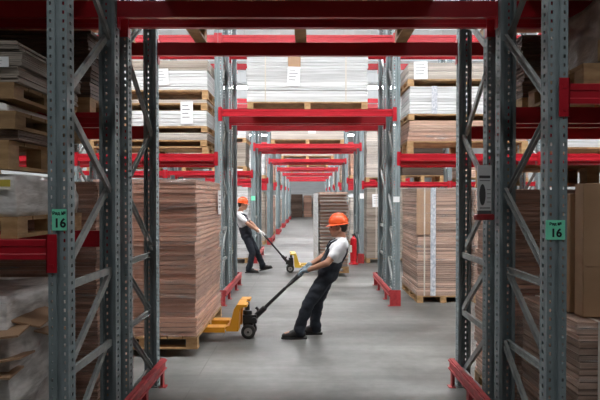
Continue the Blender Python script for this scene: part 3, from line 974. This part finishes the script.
# ------------------------------------------------------------------ pallet trucks
def pallet_truck(x, y, rz, mat, label, tilt_to, tip=-1.52):
    """handle towards +x, forks to -x; tilt_to = (x, z) of the handle's end"""
    root = thing('pallet_truck', label, 'pallet truck', (x, y, 0), rz, 'hand pallet trucks')
    b = MB()                                   # hood: bent plate rising from the fork roots to the top
    prof = [(-.245, .135), (-.245, .19), (-.205, .20), (-.175, .30), (-.150, .40), (-.115, .45), (.0, .45), (.005, .425),
            (-.070, .415), (-.088, .36), (-.10, .135)]
    m = len(prof)
    for y0, y1 in ((-.27, -.085), (.085, .27)):
        vs = [(px, yy, pz) for yy in (y0, y1) for px, pz in prof]
        fs = [tuple(range(m)), tuple(reversed(range(m, 2 * m)))]
        for i in range(m):
            j = (i + 1) % m
            fs.append((i, i + m, j + m, j))
        b.add(vs, fs)
    b.box(-.12, -.03, -.085, .085, .418, .449)
    b.box(-.24, -.12, -.085, .085, .14, .19)
    obj('hood', b, mat, root)
    for s in (-1, 1):
        f = MB()
        yc = s * .19
        f.box(tip + .06, -.26, yc - .08, yc + .08, .166, .182)
        f.box(tip + .12, -.26, yc - .08, yc - .068, .122, .166); f.box(tip + .12, -.26, yc + .068, yc + .08, .122, .166)
        f.box(tip, tip + .06, yc - .05, yc + .05, .150, .176)
        fo = obj('fork', f, mat, root)
        w = MB(); w.lathe([(.030, -.035), (.036, -.03), (.036, .03), (.030, .035)], 'y', 16, 0, Matrix.Translation((tip + .22, yc, .037)))
        w.box(tip + .16, tip + .28, yc - .05, yc - .042, .03, .13); w.box(tip + .16, tip + .28, yc + .042, yc + .05, .03, .13)
        obj('fork_roller', w, 'rubber', fo)
    for s in (-1, 1):
        w = MB()
        w.lathe([(.06, -.026), (.082, -.024), (.088, -.015), (.088, .015), (.082, .024), (.06, .026)], 'y', 26, 0, Matrix.Translation((0.0, s * .085, .089)))
        wo = obj('steer_wheel', w, 'rubber', root, smooth=False)
        h = MB(); h.lathe([(.05, -.029), (.05, .029)], 'y', 20, 0, Matrix.Translation((0, s * .085, .089))); h.lathe([(.016, -.034), (.016, .034)], 'y', 12, 0, Matrix.Translation((0, s * .085, .089)))
        obj('wheel_hub', h, 'hub', wo)
    b = MB()                                   # hydraulic pump with its cross shaft
    b.lathe([(.045, .10), (.055, .12), (.055, .33), (.03, .34), (.024, .44)], 'z', 18, 0, Matrix.Translation((-.02, 0, 0)))
    b.box(-.07, .10, -.075, .075, .185, .285)
    b.tube([(0, -.125, .089), (0, .125, .089)], .014, 10)
    b.box(-.05, .05, -.05, .05, .12, .185)
    b.tube([(.07, -.11, .235), (.07, .11, .235)], .03, 12)
    b.tube([(.10, .04, .28), (.11, .04, .33), (.08, .04, .36)], .018, 8)
    obj('pump', b, 'black', root)
    hx, hz = tilt_to
    p0 = Vector((.075, 0, .25)); p1 = Vector((hx, 0, hz))
    d = (p1 - p0).normalized()
    L = (p1 - p0).length
    b = MB()
    b.tube([p0, p0 + d * .16, p0 + d * .18, p1 - d * .26], [.036, .034, .022, .020], 12)
    ho = obj('handle', b, 'black', root, smooth=False)
    g = MB()                                   # closed loop with a cross grip
    A = p1 - d * .26
    for s in (-1, 1):
        g.tube([A, A + d * .05 + Vector((0, s * .05, 0)), A + d * .13 + Vector((0, s * .13, 0)), p1 - d * .02 + Vector((0, s * .165, 0)), p1 + Vector((0, s * .15, 0))], .015, 10)
    g.tube([p1 + Vector((0, -.15, 0)), p1 + Vector((0, .15, 0))], .016, 10)
    obj('grip_loop', g, 'black', ho)
    g = MB()
    up = d.cross(Vector((0, 1, 0)))
    g.tube([A + d * .06, A + d * .18 - up * .02], .011, 8)
    obj('release_lever', g, 'black', ho)
    return root
T1, T2 = Vector((-.72, 6.76, 0)), Vector((-.40, 12.66, 0))
G1 = Vector((-.085, 6.76, .785)); G2 = Vector((-1.005, 12.575, .875))
pallet_truck(T1.x, T1.y, 0, 'truck', 'orange hand pallet truck carrying the huge reddish stack', (G1.x - T1.x, G1.z))
pallet_truck(T2.x, T2.y, PI + a2, 'truck2', 'yellow hand pallet truck in the far aisle, pulled by the far worker', ((G2 - T2).to_2d().length, G2.z), -1.26)

# ------------------------------------------------------------------ people
def remeshed(name, mb, mat, parent, voxel, smooth=6, wr=0.0, seed=0):
    o = obj(name, mb, mat, parent)
    md = o.modifiers.new('r', 'REMESH'); md.mode = 'VOXEL'; md.voxel_size = voxel
    if smooth:
        sm = o.modifiers.new('s', 'SMOOTH'); sm.factor = .5; sm.iterations = smooth
    me = evaluated(o)
    if wr:
        me.update()
        nr = [v.normal.copy() for v in me.vertices]
        for v, nn in zip(me.vertices, nr):
            q = Vector((v.co.x * 9 + seed, v.co.y * 9, v.co.z * 16))
            v.co += nn * (noise.noise(q) * wr + noise.noise(q * 2.1) * wr * .4)
    if len(me.materials) == 0:
        me.materials.append(M[mat])
    me.polygons.foreach_set('use_smooth', [True] * len(me.polygons))
    me.update()
    return o

def person(J, f, base, label, skin, glove, tilt, seed):
    """J: joints in world metres; f: +1 faces +x, -1 faces -x; tilt: head pitch (radians, + is chin up)"""
    root = thing('person', label, 'person', base)
    V = {k: Vector(v) - Vector(base) for k, v in J.items() if not k.startswith('pitch')}
    hd = V['head']
    hm = Matrix.Translation(hd) @ Matrix.Rotation(-f * tilt, 4, 'Y')
    HP = lambda x, y, z: hm @ Vector((f * x, y, z))
    shm = (V['shL'] + V['shR']) / 2
    pel = (V['hipL'] + V['hipR']) / 2
    spine = (shm - pel)
    fw = spine.cross(Vector((0, 1, 0))) * 1.0
    fw.normalize()
    if fw.x * f < 0: fw = -fw
    up = spine.normalized()
    # ---- body
    b = MB()
    er = Euler((0, -f * tilt, 0))
    b.ellipsoid(HP(-.012, 0, .03), (.098, .077, .100), er)             # skull
    b.ellipsoid(HP(.028, 0, -.035), (.066, .058, .075), er)            # face
    b.capsule(HP(.055, 0, -.095), HP(.02, 0, -.085), .026, .034)        # chin, jaw
    b.capsule(HP(.082, 0, .012), HP(.106, 0, -.024), .009, .015, 10)    # nose
    b.capsule(HP(.080, -.03, .026), HP(.080, .03, .026), .013, .013, 10)  # brow
    b.capsule(HP(.088, -.018, -.058), HP(.088, .018, -.058), .009, .009, 8)  # lips
    b.capsule(HP(.086, -.014, -.071), HP(.086, .014, -.071), .009, .009, 8)
    for s in (-1, 1):
        b.ellipsoid(HP(-.006, s * .079, -.012), (.022, .012, .034), er)  # ears
    b.capsule(HP(-.025, 0, -.06), V['neck'], .056, .062)
    b.capsule(V['neck'], shm + up * .01, .062, .075)
    tor = lambda u, v, w: pel + up * (spine.length * u) + fw * v + Vector((0, w, 0))
    def trunk(mb, e):
        for s in (-1, 1):
            mb.capsule(tor(.92, -.01, 0), V['sh' + ('L' if s < 0 else 'R')] * .97 + shm * .03, .070 + e, .060 + e)
            mb.capsule(tor(.80, .015, s * .075), tor(.45, .02, s * .062), .097 + e, .090 + e)
        mb.capsule(tor(.45, .01, -.05), tor(.10, 0, -.06), .094 + e, .10 + e)
        mb.capsule(tor(.45, .01, .05), tor(.10, 0, .06), .094 + e, .10 + e)
    trunk(b, 0)
    b.capsule(V['hipL'], V['hipR'], .105, .105)
    for s in 'LR':
        b.capsule(V['sh' + s], V['el' + s], .052, .042)
        b.capsule(V['el' + s], V['wr' + s], .043, .029)
        b.capsule(V['hip' + s], V['kn' + s], .088, .060)
        b.capsule(V['kn' + s], V['an' + s], .060, .040)
        b.capsule(V['kn' + s] * .65 + V['an' + s] * .35 + Vector((-f * .015, 0, 0)), V['an' + s], .056, .036)
        b.capsule(V['an' + s], V['toe' + s], .038, .030)
        gp = V['gr' + s]
        b.capsule(V['wr' + s], V['wr' + s] * .45 + gp * .55 + Vector((0, 0, .022)), .028, .026)
    remeshed('body', b, skin, root, .0085, 3)
    # ---- hands in gloves: palm, four curled fingers, thumb
    for s in 'LR':
        g = MB()
        G = V['gr' + s]
        wv = V['wr' + s]
        inn = 1 if s == 'L' else -1
        back = (wv - G); back.y = 0; back.normalize()
        over = Vector((0, 0, 1))
        kn0 = G + back * .034 + over * .030
        for q in range(4):
            yo = (-.033 + q * .022) * (1 if s == 'L' else 1)
            rad = (.0098, .0105, .0105, .0092)[q]
            ln = (.85, 1.0, .96, .8)[q]
            k = kn0 + Vector((0, yo, 0))
            j1 = G - back * .006 * ln + over * .032 + Vector((0, yo * 1.02, 0))
            j2 = G - back * .032 * ln + over * .006 + Vector((0, yo * 1.02, 0))
            j3 = G - back * .016 * ln - over * .028 + Vector((0, yo * 1.0, 0))
            g.capsule(wv * .35 + k * .65, k, rad * 1.3, rad * 1.2, 10)
            g.capsule(k, j1, rad * 1.1, rad, 10); g.capsule(j1, j2, rad, rad * .95, 10); g.capsule(j2, j3, rad * .95, rad * .85, 10)
        g.capsule(wv, wv * .3 + kn0 * .7 + Vector((0, -.018, 0)), .030, .024)
        g.capsule(wv, wv * .3 + kn0 * .7 + Vector((0, .018, 0)), .030, .024)
        th = wv * .55 + G * .45 + Vector((0, inn * .034, .0))
        t1 = G + back * .034 + Vector((0, inn * .046, -.012))
        t2 = G + back * .004 + Vector((0, inn * .040, -.034))
        g.capsule(wv * .8 + G * .2, th, .020, .016, 10); g.capsule(th, t1, .015, .0125, 10); g.capsule(t1, t2, .0125, .0105, 10)
        g.capsule(wv + (wv - G).normalized() * .045, wv, .038, .034)       # cuff
        remeshed('glove', g, glove, root, .0045, 2)
    # ---- shirt with short sleeves
    b = MB()
    trunk(b, .017)
    for s in 'LR':
        sh, el = V['sh' + s], V['el' + s]
        b.capsule(sh, sh * .42 + el * .58, .070, .066)
    b.capsule(shm, V['neck'] * .55 + shm * .45, .082, .074)
    remeshed('shirt', b, 'shirt', root, .010, 4, .007, seed)
    # ---- bib overalls
    b = MB()
    b.capsule(tor(.38, .01, -.055), tor(.05, 0, -.065), .124, .126)
    b.capsule(tor(.38, .01, .055), tor(.05, 0, .065), .124, .126)
    b.capsule(V['hipL'], V['hipR'], .115, .115)
    for s in 'LR':
        b.capsule(V['hip' + s], V['kn' + s], .102, .078)
        b.capsule(V['kn' + s], V['an' + s] + Vector((0, 0, .03)), .077, .066)
        b.capsule(V['an' + s] + Vector((-f * .01, 0, .035)), V['an' + s] + Vector((-f * .012, 0, -.005)), .072, .066)
    for k in range(-3, 4):                      # bib over the chest
        w = k * .038
        b.capsule(tor(.28, .120, w), tor(.72, .118 - abs(w) * .12, w), .022, .020, 10)
    remeshed('overalls', b, 'navy', root, .010, 4, .010, seed + 5)
    for s in (-1, 1):
        b = MB()
        b.tube([tor(.70, .135, s * .10), tor(.90, .125, s * .105), tor(1.03, .075, s * .105), tor(1.09, .0, s * .10), tor(1.03, -.080, s * .09), tor(.80, -.112, s * .06), tor(.45, -.108, s * .01), tor(.30, -.11, 0)],
               [.012, .012, .012, .011, .009, .009, .009, .009], 8)
        o = obj('shoulder_strap', b, 'navy', root, smooth=True)
    # ---- shoes
    for s in 'LR':
        a_, t_ = V['an' + s], V['toe' + s]
        fd = (t_ - a_); fz = fd.z; fd.z = 0; fd.normalize()
        pit = J.get('pitch' + s, 0.0)
        b = MB()
        sole = MB()
        mt = Matrix.Translation((a_.x, a_.y, a_.z)) @ Matrix.Rotation(math.atan2(fd.y, fd.x), 4, 'Z') @ Matrix.Rotation(-pit, 4, 'Y')
        T = lambda x, y, z: mt @ Vector((x, y, z))
        b.capsule(T(-.045, 0, -.030), T(.10, 0, -.040), .042, .044)
        b.capsule(T(.10, 0, -.040), T(.175, 0, -.050), .046, .036)
        b.capsule(T(-.01, 0, .03), T(-.01, 0, -.02), .052, .050)
        b.capsule(T(.02, 0, .0), T(.10, 0, -.03), .045, .040)
        so = remeshed('shoe', b, 'shoe', root, .008, 3)
        prof = [(-.095, .03), (-.10, 0), (-.095, -.03), (-.03, -.044), (.08, -.050), (.16, -.046), (.205, -.024), (.215, 0), (.205, .024), (.16, .046), (.08, .050), (-.03, .044)]
        m = len(prof)
        vs = [T(x, y, z) for z in (-.088, -.066) for x, y in prof]
        fs = [tuple(range(m)), tuple(reversed(range(m, 2 * m)))]
        for i in range(m):
            j = (i + 1) % m
            fs.append((i, i + m, j + m, j))
        sole.add(vs, fs)
        obj('sole', sole, 'rubber', so)
        l = MB()
        for q in range(3):
            l.tube([T(.055 + q * .022, -.030, .004 - q * .012), T(.055 + q * .022, 0, .016 - q * .012), T(.055 + q * .022, .030, .004 - q * .012)], .004, 6)
        obj('lace', l, 'lace', so)
    # ---- hair under the helmet
    b = MB()
    b.ellipsoid(HP(-.022, 0, .040), (.101, .083, .095), er)
    b.ellipsoid(HP(-.060, 0, -.010), (.055, .068, .055), er)
    remeshed('hair', b, 'hair', root, .008, 2)
    for s in (-1, 1):
        b = MB(); b.ellipsoid(HP(.083, s * .031, .004), (.008, .013, .008), er); obj('eye', b, 'eye', root, smooth=True)
    # ---- safety helmet: dome with ridge, brim, peak
    b = MB()
    prof = []
    for k in range(0, 12):
        a = PI / 2 * k / 12
        prof.append((math.cos(a), math.sin(a)))
    prof.append((.03, 1.0))
    inner = [(r * .95, z * .95) for r, z in reversed(prof)]
    hmat = hm @ Matrix.Translation((f * -.010, 0, .045)) @ Matrix.Rotation(f * .10, 4, 'Y')
    b.lathe(prof + inner, 'z', 32, 0, hmat @ Matrix.Diagonal((.119, .106, .134, 1)))
    brim = []
    nn = 40
    vs = []
    for ring in range(4):
        for k in range(nn):
            a = 2 * PI * k / nn
            cx_, cy_ = math.cos(a), math.sin(a)
            pk = max(0, cx_) ** 2
            e = (.000, .012 + .032 * pk)[1 if ring in (1, 2) else 0]
            zz = (0.004, -.006 - .010 * pk, -.012 - .010 * pk, -.004)[ring]
            vs.append(hmat @ Vector((f * cx_ * (.119 + e), cy_ * (.105 + e * .8), zz)))
    fs = []
    for ring in range(4):
        j = (ring + 1) % 4
        for k in range(nn):
            l = (k + 1) % nn
            fs.append((ring * nn + k, ring * nn + l, j * nn + l, j * nn + k))
    b.add(vs, fs)
    for yo in (-.03, 0, .03):
        pts = []
        for k in range(-7, 8):
            a = k / 8 * PI / 2
            pts.append(hmat @ Vector((math.sin(a) * .121, yo, math.cos(a) * .134 * math.sqrt(1 - (yo / .106) ** 2))))
        b.tube(pts, .007, 8)
    obj('helmet', b, 'helmet', root, smooth=True)
    return root

# near worker: leans back to the right, faces left, pulls the orange truck
y = 6.79
person({'head': (.375, y, 1.350), 'neck': (.415, y, 1.230), 'shL': (.420, y - .18, 1.155), 'shR': (.410, y + .18, 1.165),
        'elL': (.235, y - .245, .940), 'elR': (.20, y + .22, .965), 'wrL': (-.005, G1.y - .09, .835), 'wrR': (-.010, G1.y + .085, .850),
        'grL': (G1.x, G1.y - .085, G1.z), 'grR': (G1.x, G1.y + .080, G1.z),
        'hipL': (.240, y - .085, .765), 'hipR': (.250, y + .085, .765), 'knL': (.015, y - .12, .435), 'knR': (.125, y + .11, .410),
        'anL': (-.105, y - .11, .0885), 'anR': (.090, y + .11, .0885), 'toeL': (-.27, y - .12, .05), 'toeR': (-.07, y + .11, .05)},
       -1, (.10, y, 0), 'person in orange helmet and navy overalls leaning back, pulling the orange truck', 'skin_dark', 'glove', .0, 1.0)
# far worker: faces right, leans back, holds the yellow truck's handle
y = 12.62
person({'head': (-1.480, y, 1.555), 'neck': (-1.535, y, 1.415), 'shL': (-1.55, y + .185, 1.315), 'shR': (-1.56, y - .185, 1.305),
        'elL': (-1.30, y + .20, 1.115), 'elR': (-1.32, y - .22, 1.105), 'wrL': (-1.085, G2.y + .085, .93), 'wrR': (-1.085, G2.y - .085, .93),
        'grL': (G2.x, G2.y + .080, G2.z), 'grR': (G2.x, G2.y - .080, G2.z),
        'hipL': (-1.385, y + .085, .835), 'hipR': (-1.395, y - .085, .835), 'knL': (-1.18, y + .10, .47), 'knR': (-1.255, y - .10, .455),
        'anL': (-1.035, y + .10, .125), 'anR': (-1.325, y - .10, .0885), 'toeL': (-.87, y + .10, .12), 'toeR': (-1.15, y - .10, .05),
        'pitchL': 0.22},
       1, (-1.35, y, 0), 'person in orange helmet and white shirt standing in the far aisle, facing right', 'skin', 'glove_white', -.05, 3.0)

# ------------------------------------------------------------------ signs and tags
def text_mesh(s, size, depth=.0006):
    cu = bpy.data.curves.new('t', 'FONT')
    cu.body = s
    cu.size = size
    cu.align_x = 'CENTER'; cu.align_y = 'CENTER'
    cu.extrude = depth
    cu.offset = size * .03
    o = bpy.data.objects.new('t', cu)
    col.objects.link(o)
    dg = bpy.context.evaluated_depsgraph_get()
    me = bpy.data.meshes.new_from_object(o.evaluated_get(dg))
    bpy.data.objects.remove(o)
    me.materials.clear()
    return me
def bay_sign(x, y, z, w, h, label, full=True, tilt=0.0):
    root = thing('bay_sign', label, 'sign', (x, y, z), 0, 'green bay number signs')
    root.rotation_euler = (0, tilt, 0)
    b = MB(); b.box(-w / 2, w / 2, -.0035, 0, -h / 2, h / 2)
    obj('plate', b, 'green', root)
    if full:
        obj('number', text_mesh('16', h * .58), 'ink', root, (0.004, -.0042, -h * .17), (PI / 2, 0, 0))
        obj('caption', text_mesh('Ряд №', h * .2), 'ink', root, (0, -.0042, h * .30), (PI / 2, 0, 0))
yf = ROWY(1) - .0035
bay_sign(-XC[0] + .010, yf, 1.593, .082, .122, 'green sign reading 16 on the nearest left post')
bay_sign(XC[0] - .012, yf, 1.7 - .165, .11, .112, 'green sign reading 16 on the nearest right post')
bay_sign(-XC[0], ROWY(3) - .0035, 1.70, .11, .12, 'small green sign on a left post of the third row', False)
def post_tag(x, y, z, w, h, label):
    b = MB(); b.box(-w / 2, w / 2, -.0025, 0, -h / 2, h / 2)
    o = obj('paper_tag', b, 'paper', None, (x, y, z)); tag(o, label, 'paper tag', 'white paper tags on the posts')
post_tag(XC[0] - .005, ROWY(2) - .0035, 1.69, .10, .09, 'white paper tag on the right post of the second row')
post_tag(XC[0] + .0, ROWY(3) - .0035, 1.76, .11, .14, 'white paper tag on the right post of the third row')
# notice plate with a red clip on the inner side of the nearest right frame
root = thing('notice_plate', 'grey notice plate with red clip on the nearest right frame, tunnel side', 'notice plate', (X0 - .082, ROWY(1) + FD + .01, 1.655), .25)
b = MB(); b.box(-.056, .056, -.012, 0, -.03, .30)
o = obj('plate', b, 'device', root)
d = MB()
d.lathe([(.001, -.004), (.024, -.003), (.026, 0)], 'y', 18, 0, Matrix.Translation((-.018, -.0125, .085)) @ Matrix.Diagonal((1, 1, 3.0, 1)))
obj('dark_oval', d, 'device_dark', o)
for (u0, u1, v0, v1) in [(-.045, .045, .205, .225), (-.04, .045, .185, .190), (-.04, .045, -.015, -.008)] + [(.018, .048, .03 + q * .03, .034 + q * .03) for q in range(4)]:
    d = MB(); d.box(u0, u1, -.0135, -.0125, v0, v1)
    obj('printed_line', d, 'device_dark', o)
b = MB(); b.box(-.056, .056, -.010, -.002, -.055, -.0305); obj('dark_strip', b, 'device_dark', root)  # solid dark strip between plate and clip
b = MB(); b.box(-.072, .075, -.03, .022, -.10, -.0555)
o = obj('red_clip', b, 'guard', root); md = o.modifiers.new('b', 'BEVEL'); md.width = .012; md.segments = 3

# ------------------------------------------------------------------ red extinguisher behind the third row's right guard
root = thing('fire_extinguisher', 'red fire extinguisher standing by a right post of the third row', 'fire extinguisher', (1.185, 14.16, 0))
root.scale = (.9, .9, .9)
b = MB(); b.lathe([(.085, .10), (.095, .12), (.095, .66), (.085, .72), (.05, .77), (.03, .79), (.03, .82)], 'z', 22)
obj('cylinder', b, 'ext_red', root, smooth=False)
b = MB(); b.box(-.097, -.05, -.082, -.02, .35, .55); obj('label_patch', b, 'strap', root)
b = MB(); b.box(-.05, .05, -.02, .02, .82, .86); b.tube([(.0, 0, .86), (.06, 0, .90), (.12, 0, .90)], .012, 8); obj('valve', b, 'black', root)
b = MB(); b.tube([(.04, -.03, .83), (.10, -.06, .76), (.105, -.06, .4), (.10, -.05, .25)], .013, 8); obj('hose', b, 'black', root)
b = MB(); b.lathe([(.14, 0), (.14, .02), (.10, .04), (.085, .10)], 'z', 22); obj('stand', b, 'ext_red', root)

# ------------------------------------------------------------------ camera and view
cam = bpy.data.cameras.new('Camera')
cam.sensor_width = 36
cam.lens = 36 * 550 / 600
co = bpy.data.objects.new('Camera', cam)
col.objects.link(co)
pitch = math.radians(0.7)
co.location = (0, 0, 1.72)
co.rotation_euler = (PI / 2 - pitch, 0, 0)
cam.shift_x = -7.5 / 600
cam.shift_y = (550 * math.tan(pitch) - 2.5) / 600
cam.clip_start = .05
cam.clip_end = 200
scene.camera = co

w = bpy.data.worlds.new('World')
scene.world = w
w.use_nodes = True
w.node_tree.nodes['Background'].inputs['Color'].default_value = (.8, .85, .9, 1)
w.node_tree.nodes['Background'].inputs['Strength'].default_value = .05
vs = scene.view_settings
vs.view_transform = 'Standard'
vs.look = 'None'
vs.exposure = 0.0
vs.gamma = 1
vs.use_curve_mapping = False
scene.cycles.max_bounces = 10
scene.cycles.diffuse_bounces = 5
scene.cycles.transparent_max_bounces = 24
scene.cycles.sample_clamp_indirect = 6
scene.cycles.use_denoising = True
